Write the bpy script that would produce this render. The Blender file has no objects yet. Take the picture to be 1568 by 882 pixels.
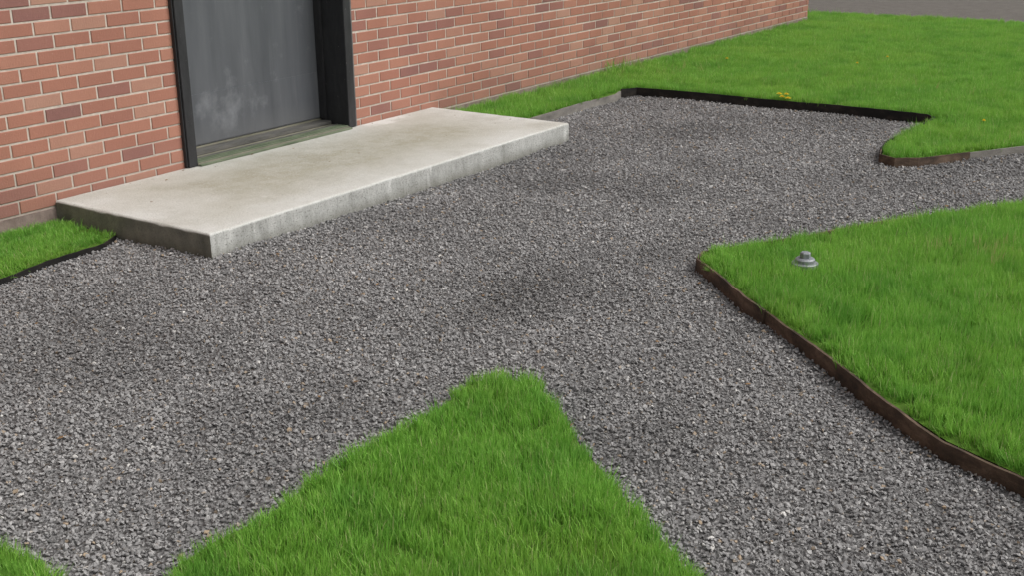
import bpy, bmesh, math, random
import numpy as np
from mathutils import Vector, Matrix
random.seed(7); rng=np.random.default_rng(7)
S=bpy.context.scene
COL=S.collection

# ---------------------------------------------------------------- camera
H=1.55; PSI,TH,RHO,FPX=0.5974,0.3295,-0.0085,1802.1
def axes():
    f=np.array([math.cos(TH)*math.cos(PSI),math.cos(TH)*math.sin(PSI),-math.sin(TH)])
    r=np.array([math.sin(PSI),-math.cos(PSI),0.]);u=np.cross(r,f)
    return f,r*math.cos(RHO)+u*math.sin(RHO),u*math.cos(RHO)-r*math.sin(RHO)
F_,R_,U_=axes()
cam=bpy.data.cameras.new("camera"); co=bpy.data.objects.new("camera",cam); COL.objects.link(co)
m=Matrix(((R_[0],U_[0],-F_[0],0),(R_[1],U_[1],-F_[1],0),(R_[2],U_[2],-F_[2],H),(0,0,0,1)))
co.matrix_world=m; cam.sensor_width=36; cam.lens=36*FPX/1568; cam.clip_end=2000; cam.clip_start=0.05
S.camera=co

# ---------------------------------------------------------------- light
SUN_EL,SUN_AZ=math.radians(52),math.radians(-62)   # azimuth measured from +X
w=bpy.data.worlds.new("World"); S.world=w; w.use_nodes=True
nt=w.node_tree; nt.nodes.clear()
sky=nt.nodes.new('ShaderNodeTexSky'); sky.sky_type='NISHITA'; sky.sun_disc=False
sky.sun_elevation=SUN_EL; sky.sun_rotation=math.pi/2-SUN_AZ
sky.dust_density=4; sky.air_density=1.0
hs=nt.nodes.new('ShaderNodeHueSaturation'); hs.inputs['Saturation'].default_value=0.12
bg=nt.nodes.new('ShaderNodeBackground'); bg.inputs['Strength'].default_value=0.15
wo=nt.nodes.new('ShaderNodeOutputWorld')
nt.links.new(sky.outputs[0],hs.inputs['Color']); nt.links.new(hs.outputs[0],bg.inputs[0]); nt.links.new(bg.outputs[0],wo.inputs[0])
sl=bpy.data.lights.new("sun",'SUN'); sl.energy=1.5; sl.angle=math.radians(38); sl.color=(1,0.97,0.93)
so=bpy.data.objects.new("sun",sl); COL.objects.link(so); so.location=(0,0,20)
sd=Vector((math.cos(SUN_EL)*math.cos(SUN_AZ),math.cos(SUN_EL)*math.sin(SUN_AZ),math.sin(SUN_EL)))
so.rotation_euler=sd.to_track_quat('Z','Y').to_euler()
S.view_settings.view_transform='Standard'; S.view_settings.look='None'; S.view_settings.exposure=0

# ---------------------------------------------------------------- node helper
class NB:
    def __init__(s,name):
        s.m=bpy.data.materials.new(name); s.m.use_nodes=True; s.t=s.m.node_tree; s.t.nodes.clear()
        s.out=s.t.nodes.new('ShaderNodeOutputMaterial')
    def n(s,ty,**kw):
        x=s.t.nodes.new(ty)
        for k,v in kw.items():
            if k in x.inputs: s.set(x.inputs[k],v)
            else: setattr(x,k,v)
        return x
    def set(s,inp,v):
        if isinstance(v,bpy.types.NodeSocket): s.t.links.new(v,inp)
        elif isinstance(v,tuple) and len(v)==3 and inp.type=='RGBA': inp.default_value=(*v,1)
        else: inp.default_value=v
    def pos(s): return s.n('ShaderNodeNewGeometry').outputs['Position']
    def noise(s,vec,scale,detail=4,rough=.55):
        return s.n('ShaderNodeTexNoise',Vector=vec,Scale=float(scale),Detail=float(detail),Roughness=float(rough)).outputs['Fac']
    def ramp(s,fac,stops,interp='LINEAR'):
        r=s.n('ShaderNodeValToRGB'); r.color_ramp.interpolation=interp; e=r.color_ramp.elements
        while len(e)<len(stops): e.new(0.5)
        for el,(p,c) in zip(e,stops):
            el.position=p; el.color=(*c,1) if isinstance(c,tuple) else (c,c,c,1)
        s.set(r.inputs[0],fac); return r.outputs[0]
    def mix(s,fac,a,b,mode='MIX'):
        x=s.t.nodes.new('ShaderNodeMix'); x.data_type='RGBA'; x.blend_type=mode
        s.set(x.inputs[0],fac); s.set(x.inputs[6],a); s.set(x.inputs[7],b); return x.outputs[2]
    def math(s,op,a,b=0.5,clamp=False):
        x=s.t.nodes.new('ShaderNodeMath'); x.operation=op; x.use_clamp=clamp; s.set(x.inputs[0],a); s.set(x.inputs[1],b); return x.outputs[0]
    def mapping(s,vec,scale):
        return s.n('ShaderNodeMapping',Vector=vec,Scale=scale).outputs[0]
    def bump(s,h,strength=.3,dist=.01):
        return s.n('ShaderNodeBump',Height=h,Strength=float(strength),Distance=float(dist)).outputs[0]
    def sep(s,v): return s.n('ShaderNodeSeparateXYZ',Vector=v).outputs
    def attr(s,name): return s.n('ShaderNodeAttribute',attribute_name=name).outputs['Fac']
    def pbr(s,col,rough=.85,normal=None,spec=.3,metal=0.):
        p=s.n('ShaderNodeBsdfPrincipled'); s.set(p.inputs['Base Color'],col); s.set(p.inputs['Roughness'],rough)
        s.set(p.inputs['Specular IOR Level'],spec); s.set(p.inputs['Metallic'],metal)
        if normal is not None: s.set(p.inputs['Normal'],normal)
        s.t.links.new(p.outputs[0],s.out.inputs[0]); return p

def mesh_obj(name,verts,faces,mat=None,parent=None,smooth=False):
    me=bpy.data.meshes.new(name); me.from_pydata([tuple(v) for v in verts],[],faces); me.update()
    if smooth: me.polygons.foreach_set('use_smooth',[True]*len(me.polygons))
    o=bpy.data.objects.new(name,me); COL.objects.link(o)
    if mat: me.materials.append(mat)
    if parent: o.parent=parent
    return o
def box(name,lo,hi,mat,parent=None,bev=0.0):
    bm=bmesh.new(); bmesh.ops.create_cube(bm,size=1)
    for v in bm.verts:
        v.co=Vector([lo[i]+(v.co[i]+.5)*(hi[i]-lo[i]) for i in range(3)])
    if bev: bmesh.ops.bevel(bm,geom=bm.edges[:],offset=bev,segments=2,affect='EDGES')
    me=bpy.data.meshes.new(name); bm.to_mesh(me); bm.free(); me.materials.append(mat)
    o=bpy.data.objects.new(name,me); COL.objects.link(o)
    if parent: o.parent=parent
    return o
def empty(name):
    o=bpy.data.objects.new(name,None); COL.objects.link(o); return o

# ---------------------------------------------------------------- materials
def mat_brick():
    b=NB("brick"); P=b.pos(); r=b.attr("brnd")
    c=b.ramp(r,[(0,(.24,.12,.11)),(.06,(.30,.14,.12)),(.22,(.38,.17,.122)),(.55,(.42,.19,.133)),(.85,(.455,.22,.155)),(1,(.47,.27,.20))])
    c=b.mix(b.math('MULTIPLY',b.noise(P,38,5,.7),.5),c,(.36,.175,.13))
    c=b.mix(b.ramp(b.noise(P,160,3,.7),[(.60,0.),(.75,.5)]),c,(.20,.10,.085))
    c=b.mix(b.ramp(b.noise(P,90,3,.7),[(.62,0.),(.8,.5)]),c,(.60,.46,.38))
    z=b.sep(P)[2]
    low=b.ramp(b.math('ADD',z,b.math('MULTIPLY',b.noise(P,5,4),.3)),[(.2,.4),(.5,0.)])
    c=b.mix(low,c,(.27,.155,.125))
    big=b.ramp(b.noise(b.mapping(P,(1,1,.3)),1.6,4),[(.35,.88),(.7,1.06)])
    c=b.mix(1.,c,big,'MULTIPLY')
    h=b.math('ADD',b.noise(P,120,4,.7),b.math('MULTIPLY',b.noise(b.mapping(P,(1,1,.15)),300,2),.6))
    b.pbr(c,.9,b.bump(h,.5,.004),.2); return b.m
def mat_mortar():
    b=NB("mortar"); P=b.pos()
    c=b.ramp(b.noise(P,22,5,.7),[(.3,(.46,.40,.34)),(.7,(.69,.62,.54))])
    z=b.sep(P)[2]
    c=b.mix(b.ramp(z,[(.1,.5),(.4,0.)]),c,(.34,.285,.245))
    b.pbr(c,.95,b.bump(b.noise(P,400,3),.5,.003),.15); return b.m
def mat_found():
    b=NB("foundation_concrete"); P=b.pos()
    c=b.ramp(b.noise(P,14,6,.7),[(.3,(.17,.125,.11)),(.7,(.32,.25,.22))])
    b.pbr(c,.95,b.bump(b.noise(P,120,5,.7),.6,.005),.15); return b.m
def mat_concrete():
    b=NB("weathered_concrete"); P=b.pos(); x,y,z=b.sep(P)
    n=b.noise(P,2.4,6,.62)
    dx=b.math('MINIMUM',b.math('SUBTRACT',x,3.34),b.math('SUBTRACT',6.34,x))
    dy=b.math('MINIMUM',b.math('SUBTRACT',y,3.866),b.math('ADD',b.math('SUBTRACT',4.956,y),.08))
    d=b.math('MINIMUM',b.math('MULTIPLY',dx,.7),dy)
    st=b.ramp(b.math('ADD',d,b.math('MULTIPLY',b.math('SUBTRACT',n,.5),.6)),[(.02,0.),(.22,.5),(.5,1.)])
    top=b.mix(st,(.62,.615,.58),(.37,.35,.275))
    top=b.mix(b.ramp(b.noise(P,7,6,.7),[(.42,0.),(.75,.7)]),top,(.53,.52,.47))
    top=b.mix(b.ramp(b.noise(P,3.3,5,.7),[(.52,0.),(.78,.45)]),top,(.27,.25,.185))
    top=b.mix(b.ramp(b.noise(P,170,3,.8),[(.37,.6),(.46,0.)]),top,(.17,.165,.14))
    top=b.mix(b.ramp(b.noise(P,150,3,.8),[(.56,0.),(.66,.6)]),top,(.68,.67,.63))
    ex=b.math('MULTIPLY',b.math('ABSOLUTE',b.math('SUBTRACT',x,5.75)),2.6); ey=b.math('MULTIPLY',b.math('ABSOLUTE',b.math('SUBTRACT',y,4.92)),6.)
    ee=b.math('SUBTRACT',1.,b.math('ADD',ex,ey),True)
    top=b.mix(b.ramp(b.math('ADD',b.math('MULTIPLY',ee,.5),b.noise(P,9,5,.7)),[(.62,0.),(.85,.7)]),top,(.72,.71,.68))
    side=b.ramp(b.noise(b.mapping(P,(1,1,.5)),9,7,.72),[(.28,(.30,.30,.28)),(.5,(.49,.49,.465)),(.72,(.61,.61,.58))])
    streak=b.ramp(b.noise(b.mapping(P,(1,1,.04)),26,4,.7),[(.55,0.),(.75,.45)])
    side=b.mix(streak,side,(.25,.25,.22))
    wht=b.ramp(b.noise(b.mapping(P,(1,1,.2)),11,3,.6),[(.62,0.),(.70,.7)])
    side=b.mix(wht,side,(.72,.72,.69))
    pits=b.ramp(b.noise(P,120,4,.8),[(.39,.85),(.47,0.)])
    side=b.mix(pits,side,(.15,.15,.13))
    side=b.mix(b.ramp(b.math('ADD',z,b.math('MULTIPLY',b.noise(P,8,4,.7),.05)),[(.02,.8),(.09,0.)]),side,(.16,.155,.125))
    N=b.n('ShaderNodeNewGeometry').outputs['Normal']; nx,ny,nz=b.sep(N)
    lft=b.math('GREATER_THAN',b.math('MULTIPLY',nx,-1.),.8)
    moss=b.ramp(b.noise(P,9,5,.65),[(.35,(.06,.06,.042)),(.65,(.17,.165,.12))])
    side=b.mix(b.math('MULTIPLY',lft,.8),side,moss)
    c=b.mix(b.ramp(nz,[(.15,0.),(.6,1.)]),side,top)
    h=b.math('ADD',b.noise(P,200,4,.8),b.math('MULTIPLY',b.noise(P,26,4,.6),1.2))
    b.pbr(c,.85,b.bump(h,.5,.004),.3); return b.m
def mat_gravel(stone):
    b=NB("gravel_stone" if stone else "gravel_bed"); P=b.pos()
    if stone: r=b.attr("srnd")
    else: r=b.n('ShaderNodeTexVoronoi',Vector=P,Scale=95.).outputs['Color']; r=b.sep(r)[0]
    c=b.ramp(r,[(0,(.19,.185,.183)),(.3,(.245,.238,.236)),(.62,(.295,.288,.283)),(.92,(.355,.345,.338)),(.965,(.43,.42,.41)),(.97,(.32,.26,.20)),(.988,(.37,.28,.19)),(.991,(.54,.52,.49)),(1,(.62,.60,.57))])
    big=b.ramp(b.noise(P,1.0,3,.65),[(.32,.76),(.5,1.),(.72,1.14)])
    c=b.mix(1.,c,big,'MULTIPLY')
    # damp hollow in the middle of the path
    x,y,z=b.sep(P)
    u=b.math('MULTIPLY',b.math('SUBTRACT',x,3.55),.95); v=b.math('MULTIPLY',b.math('SUBTRACT',y,2.45),1.9)
    rr=b.math('SQRT',b.math('ADD',b.math('MULTIPLY',u,u),b.math('MULTIPLY',v,v)))
    dm=b.ramp(b.math('ADD',rr,b.math('MULTIPLY',b.noise(P,3,4,.65),.9)),[(.55,.42),(1.15,0.)])
    c=b.mix(dm,c,(.10,.096,.093))
    c=b.mix(1.,c,b.ramp(b.noise(P,240,2,.7),[(.3,.82),(.7,1.18)]),'MULTIPLY')
    if not stone:
        c=b.mix(.5,c,(.09,.086,.083))
        b.pbr(c,.85,b.bump(b.n('ShaderNodeTexVoronoi',Vector=P,Scale=95.).outputs['Distance'],1.,.012),.3)
    else: b.pbr(c,.8,None,.3)
    return b.m
def mat_grass(dry=False):
    b=NB("dry_grass_blade" if dry else "grass_blade"); P=b.pos()
    t=b.attr("tip"); bl=b.attr("bl")
    if dry:
        c=b.ramp(bl,[(0,(.34,.32,.10)),(1,(.58,.50,.26))])
    else:
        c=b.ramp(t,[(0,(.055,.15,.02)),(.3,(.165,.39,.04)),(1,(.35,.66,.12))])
        c=b.mix(b.ramp(b.noise(P,1.1,4,.65),[(.44,0.),(.70,.42)]),c,(.45,.64,.12))
        c=b.mix(b.ramp(b.noise(P,3.6,3,.65),[(.46,0.),(.68,.5)]),c,(.11,.33,.05))
        c=b.mix(b.ramp(bl,[(.94,0.),(.95,.8)]),c,(.60,.60,.30))
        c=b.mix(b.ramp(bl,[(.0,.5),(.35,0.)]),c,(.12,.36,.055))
    p=b.n('ShaderNodeBsdfPrincipled'); b.set(p.inputs['Base Color'],c); b.set(p.inputs['Roughness'],.55); b.set(p.inputs['Specular IOR Level'],.35)
    tr=b.n('ShaderNodeBsdfTranslucent'); b.set(tr.inputs['Color'],c)
    mx=b.n('ShaderNodeMixShader'); mx.inputs[0].default_value=.33
    b.t.links.new(p.outputs[0],mx.inputs[1]); b.t.links.new(tr.outputs[0],mx.inputs[2]); b.t.links.new(mx.outputs[0],b.out.inputs[0])
    return b.m
def mat_soil():
    b=NB("lawn_soil"); P=b.pos()
    c=b.ramp(b.noise(P,30,5,.7),[(.3,(.06,.11,.02)),(.7,(.11,.22,.03))])
    N=b.n('ShaderNodeNewGeometry').outputs['Normal']
    c=b.mix(b.ramp(b.sep(N)[2],[(.3,1.),(.7,0.)]),c,(.03,.02,.013))
    b.pbr(c,.95,None,.1); return b.m
def mat_ground():
    b=NB("far_ground"); P=b.pos()
    c=b.ramp(b.noise(P,.5,6,.6),[(.3,(.08,.15,.03)),(.7,(.13,.24,.04))])
    b.pbr(c,.95,b.bump(b.noise(P,20,5,.7),.8,.03),.1); return b.m
def mat_road():
    b=NB("asphalt"); P=b.pos()
    c=b.ramp(b.noise(P,6,6,.7),[(.3,(.10,.09,.078)),(.7,(.15,.136,.12))])
    c=b.mix(b.ramp(b.noise(P,70,3,.7),[(.5,0.),(.7,.5)]),c,(.22,.195,.17))
    b.pbr(c,.9,b.bump(b.noise(P,90,4,.7),.7,.01),.25); return b.m
def mat_edging(c1,c2,c3,name):
    b=NB(name); P=b.pos()
    c=b.ramp(b.noise(b.mapping(P,(1,1,2.)),6,6,.7),[(.3,c1),(.5,c2),(.72,c3)])
    b.pbr(c,.75,b.bump(b.noise(P,90,5,.7),.6,.004),.35); return b.m
def mat_door():
    b=NB("painted_steel_door"); P=b.pos(); x,y,z=b.sep(P)
    c=b.ramp(b.noise(b.mapping(P,(1,1,.10)),6,5,.6),[(.3,(.070,.075,.085)),(.7,(.122,.128,.14))])
    zz=b.math('ABSOLUTE',b.math('SUBTRACT',z,.37)); xx=b.math('ABSOLUTE',b.math('SUBTRACT',x,4.70))
    m1=b.math('SUBTRACT',1.,b.math('ADD',b.math('MULTIPLY',zz,4.2),b.math('MULTIPLY',xx,2.)),True)
    sc=b.noise(b.mapping(P,(1,1,.8)),10,5,.68)
    m2=b.ramp(b.math('ADD',b.math('MULTIPLY',m1,.35),sc),[(.62,0.),(.92,.5)])
    c=b.mix(m2,c,(.28,.29,.31))
    c=b.mix(b.ramp(b.noise(b.mapping(P,(1,1,.04)),30,3,.6),[(.6,0.),(.75,.25)]),c,(.19,.195,.205))
    c=b.mix(b.ramp(z,[(.18,.4),(.30,0.)]),c,(.16,.16,.16))
    b.pbr(c,.36,b.bump(b.noise(P,12,3,.5),.12,.01),.5); return b.m
def mat_frame():
    b=NB("black_painted_frame"); P=b.pos()
    c=b.ramp(b.noise(b.mapping(P,(1,1,.3)),25,5,.7),[(.3,(.018,.018,.02)),(.7,(.036,.036,.039))])
    c=b.mix(b.ramp(b.noise(P,55,4,.8),[(.66,0.),(.72,.7)]),c,(.25,.24,.23))
    b.pbr(c,.45,b.bump(b.noise(P,70,3),.2,.003),.4); return b.m
def mat_plain(name,c1,c2,sc,rough=.8,metal=0.,stretch=(1,1,1)):
    b=NB(name); P=b.pos()
    c=b.ramp(b.noise(b.mapping(P,stretch),sc,5,.65),[(.3,c1),(.7,c2)])
    b.pbr(c,rough,b.bump(b.noise(P,sc*4,4),.4,.003),.35,metal); return b.m
M_brick=mat_brick(); M_mortar=mat_mortar(); M_found=mat_found(); M_conc=mat_concrete()
M_stone=mat_gravel(True); M_bed=mat_gravel(False); M_grass=mat_grass(); M_dry=mat_grass(True); M_soil=mat_soil()
M_ground=mat_ground(); M_road=mat_road(); M_door=mat_door(); M_frame=mat_frame()
M_edge=mat_edging((.022,.017,.014),(.085,.055,.037),(.22,.15,.105),"rusty_edging")
M_edgeD=mat_edging((.006,.006,.006),(.014,.012,.011),(.05,.04,.032),"dark_edging")
M_edgeG=mat_edging((.10,.095,.085),(.20,.185,.165),(.30,.28,.25),"grey_edging")

# ---------------------------------------------------------------- ground, road
YW=4.956
mesh_obj("ground",[(-400,-400,-.06),(400,-400,-.06),(400,400,-.06),(-400,400,-.06)],[(0,1,2,3)],M_ground)
mesh_obj("road",[(14.2,-60,0.0),(26,-60,0.0),(26,60,0.0),(14.2,60,0.0)],[(0,1,2,3)],M_road)
ks=[(rng.uniform(.8,6),rng.uniform(0,6.28),rng.uniform(0,6.28)) for _ in range(26)]
def relief(x,y):
    s=0*x
    for k,a,p in ks: s=s+np.sin(k*2*(x*math.cos(a)+y*math.sin(a))+p)/(k**.7)
    return s*.0032
nx,ny=150,110; X=np.linspace(-3,14.1,nx); Y=np.linspace(-4,YW-.02,ny); XX,YY=np.meshgrid(X,Y)
ZZ=relief(XX,YY)-.003
vs=np.stack([XX,YY,ZZ],-1).reshape(-1,3)
fs=[(j*nx+i,j*nx+i+1,(j+1)*nx+i+1,(j+1)*nx+i) for j in range(ny-1) for i in range(nx-1)]
mesh_obj("gravel_path",vs,fs,M_bed,smooth=True)

# ---------------------------------------------------------------- lawns
A=[(1.44,1.93),(1.56,2.04),(1.70,2.05),(1.85,2.03),(2.05,2.06),(2.25,2.07),(2.45,2.055),(2.65,2.06),(2.84,2.10),(2.93,2.03),(2.94,1.9),(2.80,1.73),(2.64,1.56),(2.49,1.37),(2.22,1.02),(1.4,0.0),(0.6,-1.0),(-0.5,0.5),(1.0,1.6)]
B=[(1.44,3.0),(1.42,2.62),(1.38,2.48),(1.40,2.35),(1.36,2.2),(1.15,2.05),(0.3,1.5),(-1,3),(0.5,3.6)]
C=[(4.37,2.02),(4.47,2.03),(4.62,1.94),(4.85,1.80),(5.32,1.53),(6.15,1.01),(9,-0.8),(9,-5),(0.5,-3),(2.1,-0.75),(3.07,.42),(3.19,.68),(3.42,.97),(3.68,1.24),(4.02,1.65)]
D=[(6.37,4.40),(6.9,4.38),(7.85,4.38),(8.0,4.42),(8.12,4.34),(8.14,3.76),(8.17,3.15),(8.16,2.12),(8.08,2.06),(7.12,2.07),(6.76,2.0),(6.71,1.9),(6.79,1.8),(7.46,1.35),(10,-.35),(13,-2.4),(14.31,-2.4),(14.31,2.77),(14.25,5.27),(14.3,9),(13.42,9),(13.42,4.94),(6.37,4.94)]
Fp=[(-1,4.3),(2.66,4.36),(2.89,4.42),(3.2,4.43),(3.33,4.5),(3.33,4.94),(-1,4.94)]
STEP=[(3.34,3.866),(6.342,3.866),(6.342,4.956),(3.34,4.956)]
def inpoly(x,y,poly):
    c=np.zeros(len(x),bool); n=len(poly)
    for i in range(n):
        x1,y1=poly[i]; x2,y2=poly[(i+1)%n]
        if y1==y2: continue
        k=((y1>y)!=(y2>y))&(x<(x2-x1)*(y-y1)/(y2-y1)+x1); c^=k
    return c
def edgedist(x,y,poly):
    d=np.full(len(x),9.)
    for i in range(len(poly)):
        a=np.array(poly[i]);b=np.array(poly[(i+1)%len(poly)]);ab=b-a
        t=np.clip(((x-a[0])*ab[0]+(y-a[1])*ab[1])/(ab@ab),0,1)
        d=np.minimum(d,np.hypot(x-a[0]-t*ab[0],y-a[1]-t*ab[1]))
    return d
def slab(name,poly,z):
    bm=bmesh.new(); top=[bm.verts.new((x,y,z)) for x,y in poly]; bot=[bm.verts.new((x,y,-.05)) for x,y in poly]
    f=bm.faces.new(top); f.normal_update()
    n=len(poly)
    for i in range(n): bm.faces.new((top[i],top[(i+1)%n],bot[(i+1)%n],bot[i]))
    bmesh.ops.recalc_face_normals(bm,faces=bm.faces[:]); 
    if f.normal.z<0: bmesh.ops.reverse_faces(bm,faces=bm.faces[:])
    bmesh.ops.triangulate(bm,faces=[f])
    me=bpy.data.meshes.new(name); bm.to_mesh(me); bm.free(); me.materials.append(M_soil)
    o=bpy.data.objects.new(name,me); COL.objects.link(o); return o
LAWNS=[(A,.018),(B,.018),(C,.045),(D,.045),(Fp,.022)]
for p,z in LAWNS: slab("lawn",p,z)

def visible(x,y,mx=600,my=350):
    P=np.stack([x,y,np.zeros_like(x)-H],-1); z=P@F_; z=np.where(z<.1,.1,z)
    u=784+FPX*(P@R_)/z; v=441-FPX*(P@U_)/z
    return (P@F_>.1)&(u>-mx)&(u<1568+mx)&(v>-my)&(v<882+my)

# ---------------------------------------------------------------- gravel: one merged mesh of crushed stones
def hull(nv):
    bm=bmesh.new()
    for _ in range(nv):
        v=Vector(rng.normal(size=3)).normalized()*rng.uniform(.8,1.05); bm.verts.new((v.x*.55,v.y*.45,v.z*.34))
    r=bmesh.ops.convex_hull(bm,input=bm.verts[:])
    bmesh.ops.delete(bm,geom=[g for g in r['geom_interior'] if isinstance(g,bmesh.types.BMVert)],context='VERTS')
    bm.verts.ensure_lookup_table(); bm.verts.index_update()
    V=np.array([v.co[:] for v in bm.verts],np.float32); T=np.array([[v.index for v in f.verts] for f in bm.faces],np.int32); bm.free(); return V,T
x0,x1,y0,y1=0.2,11.0,-1.2,YW-.01
n=int((x1-x0)*(y1-y0)*9800)
gx=rng.uniform(x0,x1,n); gy=rng.uniform(y0,y1,n)
k=visible(gx,gy,260,150)
d=np.hypot(gx,gy); k&=rng.uniform(size=n)<np.clip(1.1-(d-4)*.10,.5,1)
gx,gy=gx[k],gy[k]
keep=np.ones(len(gx),bool)
for p,z in LAWNS: keep&=~inpoly(gx,gy,p)
keep&=~inpoly(gx,gy,STEP)
gx,gy=gx[keep],gy[keep]; n=len(gx)
sz=np.clip(rng.lognormal(math.log(.0136),.25,n),.008,.024)*np.clip(.92+(np.hypot(gx,gy)-4)*.03,.92,1.1)
gz=relief(gx,gy)+rng.uniform(-.003,.006,n)
def eul(a,b,c):
    ca,sa,cb,sb,cc,sc=np.cos(a),np.sin(a),np.cos(b),np.sin(b),np.cos(c),np.sin(c)
    R=np.empty((len(a),3,3),np.float32)
    R[:,0,0]=cb*cc;R[:,0,1]=sa*sb*cc-ca*sc;R[:,0,2]=ca*sb*cc+sa*sc
    R[:,1,0]=cb*sc;R[:,1,1]=sa*sb*sc+ca*cc;R[:,1,2]=ca*sb*sc-sa*cc
    R[:,2,0]=-sb;R[:,2,1]=sa*cb;R[:,2,2]=ca*cb; return R
RM=eul(rng.normal(0,.4,n),rng.normal(0,.4,n),rng.uniform(0,6.28,n))
S3=np.stack([sz,sz*rng.uniform(.8,1.2,n),sz*rng.uniform(.8,1.3,n)],-1)
P3=np.stack([gx,gy,gz],-1); srn=rng.uniform(size=n); kind=rng.integers(0,14,n)
VV=[];TT=[];RR=[];off=0
for kk in range(14):
    V,T=hull(10); ix=np.where(kind==kk)[0]
    W=np.einsum('nij,nvj->nvi',RM[ix],V[None]*S3[ix][:,None,:])+P3[ix][:,None,:]
    VV.append(W.reshape(-1,3)); TT.append((T[None]+(np.arange(len(ix))*len(V))[:,None,None]+off).reshape(-1,3)); RR.append(np.repeat(srn[ix],len(T))); off+=len(ix)*len(V)
VV=np.concatenate(VV).astype(np.float32);TT=np.concatenate(TT).astype(np.int32);RR=np.concatenate(RR).astype(np.float32)
me=bpy.data.meshes.new("gravel"); me.vertices.add(len(VV)); me.vertices.foreach_set('co',VV.ravel())
me.loops.add(TT.size); me.loops.foreach_set('vertex_index',TT.ravel())
me.polygons.add(len(TT)); me.polygons.foreach_set('loop_start',np.arange(0,TT.size,3,dtype=np.int32))
me.update(calc_edges=True)
at=me.attributes.new("srnd",'FLOAT','FACE'); at.data.foreach_set('value',RR); me.materials.append(M_stone)
me.polygons.foreach_set('use_smooth',np.zeros(len(TT),bool))
go_=bpy.data.objects.new("gravel",me); COL.objects.link(go_)
print("stones",n,len(TT))

# ---------------------------------------------------------------- instancing (grass)
def instancer(name,pts,rot,scl,idx,srcs):
    c=bpy.data.collections.new(name+"_parts")
    for o in srcs: c.objects.link(o)
    me=bpy.data.meshes.new(name); me.vertices.add(len(pts)); me.vertices.foreach_set('co',np.asarray(pts,np.float32).ravel())
    for nm,ty,ar,key in (("rot",'FLOAT_VECTOR',rot,'vector'),("scl",'FLOAT_VECTOR',scl,'vector'),("idx",'INT',idx,'value')):
        a=me.attributes.new(nm,ty,'POINT'); a.data.foreach_set(key,np.asarray(ar,np.int32 if ty=='INT' else np.float32).ravel())
    o=bpy.data.objects.new(name,me); COL.objects.link(o)
    g=bpy.data.node_groups.new(name+"_scatter",'GeometryNodeTree')
    g.interface.new_socket("Geometry",in_out='INPUT',socket_type='NodeSocketGeometry'); g.interface.new_socket("Geometry",in_out='OUTPUT',socket_type='NodeSocketGeometry')
    N=g.nodes; L=g.links; gi=N.new('NodeGroupInput'); go=N.new('NodeGroupOutput')
    ci=N.new('GeometryNodeCollectionInfo'); ci.inputs['Collection'].default_value=c; ci.inputs['Separate Children'].default_value=True; ci.inputs['Reset Children'].default_value=True
    ip=N.new('GeometryNodeInstanceOnPoints'); ip.inputs['Pick Instance'].default_value=True
    def na(nm,ty):
        a=N.new('GeometryNodeInputNamedAttribute'); a.data_type=ty; a.inputs['Name'].default_value=nm; return a.outputs['Attribute']
    e2r=N.new('FunctionNodeEulerToRotation'); L.new(na("rot",'FLOAT_VECTOR'),e2r.inputs[0])
    L.new(gi.outputs[0],ip.inputs['Points']); L.new(ci.outputs[0],ip.inputs['Instance']); L.new(na("idx",'INT'),ip.inputs['Instance Index'])
    L.new(e2r.outputs[0],ip.inputs['Rotation']); L.new(na("scl",'FLOAT_VECTOR'),ip.inputs['Scale']); L.new(ip.outputs[0],go.inputs[0])
    md=o.modifiers.new("scatter",'NODES'); md.node_group=g; return o
def tuft(name,nb,rad,L0,L1,W,mat,lean=.5,segs=3):
    V=[];Fc=[];T=[];Bl=[]
    cl=[(rng.uniform(-rad,rad),rng.uniform(-rad,rad),rng.uniform(.7,1.25),rng.uniform(0,6.28)) for _ in range(9)]
    for _ in range(nb):
        a=rng.uniform(0,6.28); q=rad*math.sqrt(rng.uniform()); bx,by=q*math.cos(a),q*math.sin(a)
        c=min(cl,key=lambda e:(e[0]-bx)**2+(e[1]-by)**2)
        L=rng.uniform(L0,L1)*c[2]; la=c[3]+rng.normal(0,1.0); ln=abs(rng.normal(0,lean)); wd=W*rng.uniform(.7,1.25)
        dx,dy=math.cos(la),math.sin(la); fa=rng.uniform(0,3.14); px,py=math.cos(fa)*wd/2,math.sin(fa)*wd/2
        b0=len(V); bl=rng.uniform(); hx=0;hz=0
        for s in range(segs):
            t=s/segs; ang=ln*(.25+1.3*t)
            wv=(1-t**2*.75)
            V.append((bx+dx*hx-px*wv,by+dy*hx-py*wv,hz-.004)); V.append((bx+dx*hx+px*wv,by+dy*hx+py*wv,hz-.004)); T+=[t,t];Bl+=[bl,bl]
            hx+=math.sin(min(ang,1.9))*L/segs; hz+=math.cos(min(ang,1.9))*L/segs
        V.append((bx+dx*hx,by+dy*hx,hz)); T.append(1.);Bl.append(bl)
        for s in range(segs-1): i=b0+2*s; Fc.append((i,i+1,i+3,i+2))
        i=b0+2*(segs-1); Fc.append((i,i+1,i+2))
    me=bpy.data.meshes.new(name); me.from_pydata(V,[],Fc); me.update(); me.polygons.foreach_set('use_smooth',[True]*len(Fc))
    for nm,ar in (("tip",T),("bl",Bl)):
        at=me.attributes.new(nm,'FLOAT','POINT'); at.data.foreach_set('value',ar)
    me.materials.append(mat); return bpy.data.objects.new(name,me)
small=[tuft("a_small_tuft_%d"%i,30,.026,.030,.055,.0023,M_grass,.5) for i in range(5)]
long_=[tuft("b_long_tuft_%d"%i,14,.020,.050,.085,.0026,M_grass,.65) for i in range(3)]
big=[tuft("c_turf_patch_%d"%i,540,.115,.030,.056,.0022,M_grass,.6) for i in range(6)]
dry=[tuft("d_dry_tuft_%d"%i,12,.02,.05,.10,.002,M_dry,.45) for i in range(2)]
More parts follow.
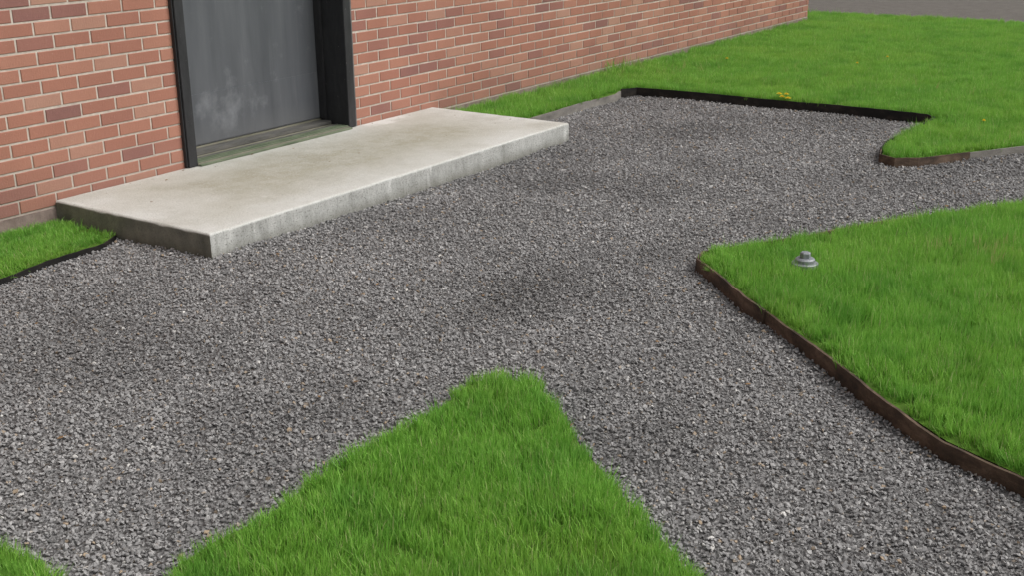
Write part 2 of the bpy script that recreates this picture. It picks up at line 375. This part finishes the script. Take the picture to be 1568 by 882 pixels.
tsrc=small+long_+big+dry   # name order == list order
I_S,I_L,I_B,I_D=np.arange(0,5),np.arange(5,8),np.arange(8,14),np.arange(14,16)
CAP=(4.47,1.59)
GX=[];GZ=[];GY=[];GI=[];GS=[];GH=[];GT=[]
def add(x,y,z,i,s,h=1.,t=None):
    GX.append(x);GY.append(y);GZ.append(np.full(len(x),z));GI.append(i);GS.append(s);GH.append(np.full(len(x),h)); GT.append(np.zeros((len(x),2)) if t is None else t)
for pi_,(p,z) in enumerate(LAWNS):
    HH=(1.,1.,1.14,1.,.62)[pi_]
    xs=[q[0] for q in p]; ys=[q[1] for q in p]; bx0,bx1,by0,by1=max(min(xs),-.3),min(max(xs),14.4),max(min(ys),-2.5),min(max(ys),9)
    ar=(bx1-bx0)*(by1-by0)
    def cand(dens,fall,lo):
        n=int(ar*dens); x=rng.uniform(bx0,bx1,n); y=rng.uniform(by0,by1,n)
        k=inpoly(x,y,p)&visible(x,y,400,250); x,y=x[k],y[k]; d=np.hypot(x,y)
        k=rng.uniform(size=len(x))<np.clip(1-(d-3)*fall,lo,1); x,y,d=x[k],y[k],d[k]
        return x,y,d,edgedist(x,y,p)
    hv=lambda x,y:(1+.15*np.sin(x*7+np.sin(y*5)*2)*np.sin(y*6+x))
    for sp,dlo,dhi in ((.105,0,6.5),(.125,6.5,99)):
        a_,b_=np.meshgrid(np.arange(bx0,bx1,sp),np.arange(by0,by1,sp)); x=a_.ravel()+rng.uniform(-.45,.45,a_.size)*sp; y=b_.ravel()+rng.uniform(-.45,.45,a_.size)*sp
        d=np.hypot(x,y); k=(d>=dlo)&(d<dhi)&inpoly(x,y,p)&visible(x,y,400,250); x,y=x[k],y[k]
        k=(edgedist(x,y,p)>.10)&(np.hypot(x-CAP[0],y-CAP[1])>.12); x,y=x[k],y[k]
        add(x,y,z,rng.choice(I_B,len(x)),rng.uniform(.86,1.14,len(x))*hv(x,y),HH)
    x,y,d,ed=cand(1700,.09,.4); cd=np.hypot(x-CAP[0],y-CAP[1]); k=((ed<.15)&(ed>.006))|((cd<.17)&(cd>.055)); x,y,d,ed=x[k],y[k],d[k],ed[k]
    i=rng.choice(I_S,len(x)); lm=(rng.uniform(size=len(x))<.10)&(ed<.15); i[lm]=rng.choice(I_L,lm.sum())
    wm=(y>4.75)&(pi_==3)&(rng.uniform(size=len(x))<.3); i[wm]=rng.choice(I_L,wm.sum())
    e=.004; g=np.stack([(edgedist(x-e,y,p)-edgedist(x+e,y,p)),(edgedist(x,y-e,p)-edgedist(x,y+e,p))],-1)/(2*e)
    th=np.clip(1-ed/.05,0,1)*(.2 if pi_==3 else .5)*rng.uniform(.2,1.3,len(x))
    add(x,y,z,i,rng.uniform(.7,1.15,len(x))*hv(x,y)*np.where(ed<.03,.88,1),min(HH,1.),g*th[:,None])
    x,y,d,ed=cand(90 if pi_==2 else 60,.05,.5); k=(ed>.1)&(np.hypot(x-CAP[0],y-CAP[1])>.12); x,y=x[k],y[k]
    add(x,y,z,rng.choice(I_L,len(x)),rng.uniform(.6,1.0,len(x)),HH)
for cx,cy,m_,sp in ((5.05,1.02,26,.10),(5.25,.82,20,.08),(4.9,.75,10,.1),(9.3,2.6,10,.3),(8.9,4.7,26,.25),(9.5,3.6,8,.3),(7.6,1.6,8,.12)):
    add(rng.normal(cx,sp,m_),np.minimum(rng.normal(cy,sp,m_),4.9),.045,rng.choice(I_D,m_),rng.uniform(.6,1.1,m_))
m_=16; add(rng.normal(8.75,.12,m_),np.minimum(rng.normal(4.82,.06,m_),4.92),.045,rng.choice(I_L,m_),rng.uniform(1.3,1.9,m_))
x=np.concatenate(GX);y=np.concatenate(GY);z=np.concatenate(GZ);i=np.concatenate(GI);s=np.concatenate(GS);hh=np.concatenate(GH);tv=np.concatenate(GT);n=len(x)
tilt=np.where((i>=8)&(i<14),.03,.16); gam=rng.uniform(0,6.28,n)
bx_=np.cos(gam)*tv[:,0]+np.sin(gam)*tv[:,1]; by_=-np.sin(gam)*tv[:,0]+np.cos(gam)*tv[:,1]
instancer("grass",np.stack([x,y,z],-1),np.stack([-by_+rng.normal(0,1,n)*tilt,bx_+rng.normal(0,1,n)*tilt,gam],-1),
    np.stack([s,s,s*hh*rng.uniform(.88,1.12,n)],-1),i,tsrc)
print("tufts",n)

# ---------------------------------------------------------------- edging strips
def strip(name,pts,ztop,mat,th=.007,wob=.004,wz=.004):
    P=[Vector((a,b,0)) for a,b in pts]; R=[]
    for a,b in zip(P[:-1],P[1:]):
        m_=max(1,int((b-a).length/.05))
        for q in range(m_): R.append(a.lerp(b,q/m_))
    R.append(P[-1]); V=[];Fc=[]; ph=random.uniform(0,6)
    for q,c in enumerate(R):
        t=(R[min(q+1,len(R)-1)]-R[max(q-1,0)]).normalized(); nrm=Vector((-t.y,t.x,0))
        o=nrm*(wob*math.sin(q*.45+ph)+random.uniform(-.001,.001)); zt=ztop+wz*math.sin(q*.23+ph*2)+random.uniform(-.0015,.0015)
        ln=nrm*(.006*math.sin(q*.12+ph))
        V+=[c+o-nrm*th/2+Vector((0,0,-.04)),c+o+nrm*th/2+Vector((0,0,-.04)),c+o+ln+nrm*th/2+Vector((0,0,zt)),c+o+ln-nrm*th/2+Vector((0,0,zt))]
    for q in range(len(R)-1):
        a=4*q
        for e in range(4): Fc.append((a+e,a+(e+1)%4,a+4+(e+1)%4,a+4+e))
    Fc.append((0,1,2,3)); Fc.append(tuple(4*(len(R)-1)+e for e in (3,2,1,0)))
    o=mesh_obj(name,V,Fc,mat); bm=bmesh.new(); bm.from_mesh(o.data); bmesh.ops.recalc_face_normals(bm,faces=bm.faces[:]); bm.to_mesh(o.data); bm.free(); return o
strip("lawn_edging",[(6.15,1.02),(5.32,1.54),(4.85,1.81),(4.62,1.95),(4.46,2.04),(4.35,2.02),(4.0,1.65),(3.90,1.53)],.058,M_edge,th=.010)
strip("lawn_edging",[(3.915,1.535),(3.66,1.24),(3.40,.97),(3.17,.68),(3.05,.42),(2.08,-.75)],.056,M_edge,th=.010,wz=.006)
strip("lawn_edging",[(8.0,4.41),(8.11,4.33),(8.13,3.76),(8.16,3.15),(8.15,2.12),(8.07,2.05),(7.12,2.08),(6.9,2.05)],.064,M_edgeD)
strip("lawn_edging",[(6.9,2.05),(6.75,2.01),(6.70,1.9),(6.78,1.79),(7.1,1.58)],.060,M_edge)
strip("lawn_edging",[(7.1,1.58),(7.46,1.34),(10,-.36)],.060,M_edgeG)
strip("lawn_edging",[(6.36,4.39),(6.9,4.37),(7.85,4.37),(8.0,4.41)],.05,M_edgeG,th=.012)
strip("lawn_edging",[(-1,4.29),(2.66,4.35),(2.89,4.41),(3.2,4.42),(3.32,4.49)],.026,M_edgeD)

# ---------------------------------------------------------------- building
bld=empty("brick_building")
BW,BH,CO=.1935,.0575,.0677; PX=.2035
XL,XR,TOP=-6.0,13.4,3.35; DX0,DX1,DTOP=4.165,5.545,2.30
Z0=.088
def bricks(name,u0,u1,z0,z1,place,openings=()):
    V=[];Fc=[];r1=[]
    row=0; z=z0
    while z+BH<=z1+.001:
        u=u0-(PX/2 if row%2 else 0)
        while u<u1:
            segs=[(max(u,u0),min(u+BW,u1))]
            for (a,b,zt) in openings:
                if z<zt:
                    ns=[]
                    for (s,e) in segs:
                        if e<=a or s>=b: ns.append((s,e))
                        else:
                            if s<a-.02: ns.append((s,a))
                            if e>b+.02: ns.append((b,e))
                    segs=ns
            for s,e in segs:
                if e-s<.02: continue
                dz=random.uniform(-.001,.001); df=random.uniform(-.0012,.0012); c=.0025; b0=len(V); j=lambda:random.uniform(-.0009,.0009)
                for (uu,zz,dd) in ((s,z,.03),(e,z,.03),(e,z+BH,.03),(s,z+BH,.03),(s+j(),z+j(),c),(e+j(),z+j(),c),(e+j(),z+BH+j(),c),(s+j(),z+BH+j(),c),(s+c,z+c,0),(e-c,z+c,0),(e-c,z+BH-c,0),(s+c,z+BH-c,0)):
                    V.append(place(uu,dd+df,zz+dz))
                F0=[(0,1,5,4),(1,2,6,5),(2,3,7,6),(3,0,4,7),(4,5,9,8),(5,6,10,9),(6,7,11,10),(7,4,8,11),(8,9,10,11)]
                Fc+=[tuple(b0+q for q in f) for f in F0]
                a=random.random(); r1+=[a]*9
            u+=PX
        z+=CO; row+=1
    o=mesh_obj(name,V,Fc,M_brick,bld)
    at=o.data.attributes.new("brnd",'FLOAT','FACE'); at.data.foreach_set('value',r1)
    return o
bricks("front_bricks",XL,XR,Z0+.01,TOP,lambda u,d,z:(u,YW+d,z),[(DX0,DX1,DTOP)])
bricks("side_bricks",YW+.008+.004,YW+9,Z0+.01,TOP,lambda u,d,z:(XR-d+.0,u,z))
MY=YW+.0042
box("mortar_wall_west",(XL,MY,Z0),(DX0,MY+.25,TOP),M_mortar,bld)
box("mortar_wall_east",(DX1,MY,Z0),(XR-.006,MY+.25,TOP),M_mortar,bld)
box("mortar_wall_head",(DX0,MY,DTOP),(DX1,MY+.25,TOP),M_mortar,bld)
box("side_wall",(XR-.25,MY+.2501,Z0),(XR-.006,YW+9,TOP),M_mortar,bld)
box("rear_wall",(XL,YW+9,-.05),(XR,YW+9.2,TOP),M_mortar,bld)
box("west_wall",(XL-.2,MY,-.05),(XL,YW+9.2,TOP),M_mortar,bld)
box("foundation_west",(XL,YW-.004,-.05),(DX0,YW+.25,Z0),M_found,bld)
box("foundation_door",(DX0,YW+.004,-.05),(DX1,YW+.6,.10),M_found,bld)
box("foundation_east",(DX1,YW-.004,-.05),(XR+.004,YW+.25,Z0),M_found,bld)
box("foundation_side",(XR-.25,YW+.25,-.05),(XR+.004,YW+9,Z0),M_found,bld)
box("roof_fascia",(XL-.3,YW-.25,TOP+.002),(XR+.25,YW+9.4,TOP+.3),mat_plain("fascia_paint",(.05,.05,.05),(.08,.08,.08),5),bld)
YD=5.163; SZ=.123
box("door_leaf",(DX0+.07,YD,.172),(DX1-.085,YD+.045,2.22),M_door,bld,.002)
box("door_kick_plate",(DX0+.09,YD-.003,.18),(DX1-.105,YD-.0005,.46),M_door,bld)
box("frame_post_west",(DX0,YW-.028,SZ+.003),(DX0+.062,YD+.06,2.27),M_frame,bld,.003)
M_fl=mat_plain("worn_grey_paint",(.05,.05,.05),(.22,.21,.20),30,.5,0,(1,1,.2))
box("frame_post_east",(DX1-.085,YW-.022,SZ+.003),(DX1-.018,YD+.06,2.27),M_frame,bld,.003)
box("frame_trim_east",(DX1-.0175,YW-.016,SZ+.003),(DX1-.003,YW+.05,2.27),M_fl,bld,.002)
box("frame_trim_west",(DX0-.010,YW-.020,SZ+.003),(DX0-.0005,YW+.02,2.27),M_frame,bld,.002)
box("door_stop_east",(DX1-.105,YD-.05,.17),(DX1-.0855,YD-.001,2.22),M_frame,bld,.002)
box("frame_head",(DX0+.0625,YW-.02,2.222),(DX1-.0855,YD+.06,2.30),M_frame,bld,.003)
M_sill=mat_plain("weathered_sill",(.14,.14,.10),(.30,.28,.22),14,.85,0,(.3,3,1))
M_green=mat_plain("mossy_sill",(.08,.11,.065),(.21,.24,.16),14,.85,0,(.3,3,1))
M_thr=mat_plain("steel_threshold",(.10,.10,.095),(.22,.21,.19),20,.5,.4,(.3,3,1))
xa,xb=DX0+.0625,DX1-.0855
box("sill_base",(xa,YW-.03,.1005),(xb,YD+.05,.138),M_sill,bld,.003)
box("sill_front_strip",(xa,YW-.052,.1242),(xb,YW-.031,.134),M_green,bld,.002)
for q in range(4):
    box("sill_ridge_%d"%q,(xa,YW-.018+q*.028,.1385),(xb,YW-.004+q*.028,.1445),M_green if q<3 else M_thr,bld,.002)
box("threshold",(xa,YD-.085,.1385),(xb,YD-.002,.160),M_thr,bld,.004)
box("threshold_lip",(xa,YD+.0,.1385),(xb,YD+.05,.168),M_sill,bld,.003)

# ---------------------------------------------------------------- concrete step (rounded-arris slab)
def conc_step():
    from mathutils import noise
    lx,hx,ly,hy,zt,r=3.342,6.342,3.866,4.951,.123,.012
    near=[0,.0006,.0022,.0045,.008,.012]
    def lines(a,b,st,two=True):
        L_=[a+q for q in near]; m_=int((b-a-.04)/st); L_+=list(np.linspace(a+.02,b-.02,m_))
        L_+=[b-q for q in reversed(near)] if two else [b]
        return L_
    xs=lines(lx,hx,.02); ys=lines(ly,hy,.02,False)
    V=[];Fc=[];nx_,ny_=len(xs),len(ys)
    def disp(p,arris):
        q=Vector(p); e=noise.noise_vector(q*5)*.0016+noise.noise_vector(q*24)*.0006
        if arris>0: e.z-=max(0,noise.noise(Vector((q.x*16,q.y*16,3)))-.15)*.010*arris
        if q.y>4.94: e.y=0
        return q+e
    def rz(d): d=min(d,r); return r-math.sqrt(max(0,r*r-(r-d)**2))
    for y_ in ys:
        for x_ in xs:
            dd=min(x_-lx,hx-x_,y_-ly); V.append(disp((x_,y_,zt-rz(dd)),max(0,1-dd/.016)))
    for j_ in range(ny_-1):
        for i_ in range(nx_-1): a=j_*nx_+i_; Fc.append((a,a+1,a+nx_+1,a+nx_))
    loop=[(j_*nx_) for j_ in range(ny_-1,-1,-1)]+[i_ for i_ in range(1,nx_)]+[j_*nx_+nx_-1 for j_ in range(1,ny_)]
    zs=[.096,.08,.06,.04,.02,0,-.03,-.06]; prev=loop
    for z_ in zs:
        cur=[]
        for l in loop:
            j_,i_=divmod(l,nx_); cur.append(len(V)); V.append(disp((xs[i_],ys[j_],z_),0))
        for q in range(len(loop)-1): Fc.append((prev[q],cur[q],cur[q+1],prev[q+1]))
        prev=cur
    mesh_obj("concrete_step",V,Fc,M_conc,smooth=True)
conc_step()

# ---------------------------------------------------------------- pipe cap in the lawn
K=1.3
def lathe(name,prof,seg,mat,parent,loc,k=1.):
    V=[];Fc=[]
    for r,z in prof:
        for s_ in range(seg):
            a=2*math.pi*s_/seg; V.append((loc[0]+k*r*math.cos(a),loc[1]+k*r*math.sin(a),loc[2]+k*z))
    for k_ in range(len(prof)-1):
        for s_ in range(seg):
            a=k_*seg+s_; b=k_*seg+(s_+1)%seg; Fc.append((a,b,b+seg,a+seg))
    Fc.append(tuple((len(prof)-1)*seg+s_ for s_ in range(seg)))
    return mesh_obj(name,V,Fc,mat,parent)
M_cap=mat_plain("galvanised_metal",(.17,.18,.20),(.36,.37,.39),40,.5,.3)
cap=empty("cleanout_pipe_cap"); L=(CAP[0],CAP[1],.030)
lathe("pipe_stub",[(.028,-.02),(.028,.030)],20,M_cap,cap,L,K)
lathe("flange",[(.032,.024),(.042,.028),(.042,.038),(.038,.041),(.02,.042)],24,M_cap,cap,L,K)
lathe("dome",[(.031,.0415),(.031,.051),(.026,.055),(.014,.056)],20,M_cap,cap,L,K)
lathe("square_nut",[(.017,.0555),(.017,.071),(.014,.074)],6,M_cap,cap,L,K)

# ---------------------------------------------------------------- dandelions
M_yel=mat_plain("dandelion_petal",(.75,.52,.01),(.85,.68,.03),60,.7); M_stem=mat_plain("stem",(.10,.22,.04),(.16,.3,.06),30,.7)
def dandelion(x,y,h,r=.017):
    e=empty("dandelion"); V=[];Fc=[]
    for ring,(rr,up,nn) in enumerate(((r,.002,22),(r*.75,.007,18),(r*.45,.010,12))):
        for q in range(nn):
            a=2*math.pi*q/nn+ring*.3; w_=.0018; c,s_=math.cos(a),math.sin(a); b0=len(V)
            V+=[(x-s_*w_*.5,y+c*w_*.5,h),(x+s_*w_*.5,y-c*w_*.5,h),(x+c*rr+s_*w_,y+s_*rr-c*w_,h+up),(x+c*rr-s_*w_,y+s_*rr+c*w_,h+up)]; Fc.append((b0,b0+1,b0+2,b0+3))
    mesh_obj("petals",V,Fc,M_yel,e)
    lathe("stalk",[(.0018,0),(.0015,h-.04)],6,M_stem,e,(x,y,.04))
for q in ((8.17,3.17,.085,.022),(8.19,3.20,.10,.022),(8.16,3.12,.08,.024),(8.20,3.15,.10,.02),(9.6,4.25,.115,.015),(9.9,3.2,.115,.013),(10.4,3.1,.115,.013),(7.9,1.7,.10,.012)): dandelion(*q)

# ---------------------------------------------------------------- leaf litter / debris
M_leaf=mat_plain("dead_leaf",(.10,.055,.025),(.28,.17,.08),40,.8)
V=[];Fc=[]
def bit(x,y,z,s_):
    a=random.uniform(0,6.28); b0=len(V); n_=6
    for q in range(n_):
        t=a+2*math.pi*q/n_; rr=s_*(1 if q%3 else 1.8)*random.uniform(.6,1.1)
        V.append((x+rr*math.cos(t),y+rr*math.sin(t)*.7,z+random.uniform(0,s_*.5)))
    Fc.append(tuple(range(b0,b0+n_)))
for _ in range(30): bit(random.uniform(3.4,6.3),random.uniform(3.9,4.93)if random.random()<.5 else random.uniform(4.8,4.94),.1255,random.uniform(.003,.008))
for _ in range(120):
    xx,yy=random.uniform(1.5,8),random.uniform(.8,4.3)
    if any(inpoly(np.array([xx]),np.array([yy]),p)[0] for p in (A,B,C,D,STEP)): continue
    bit(xx,yy,.016,random.uniform(.004,.010))
mesh_obj("leaf_litter",V,Fc,M_leaf)
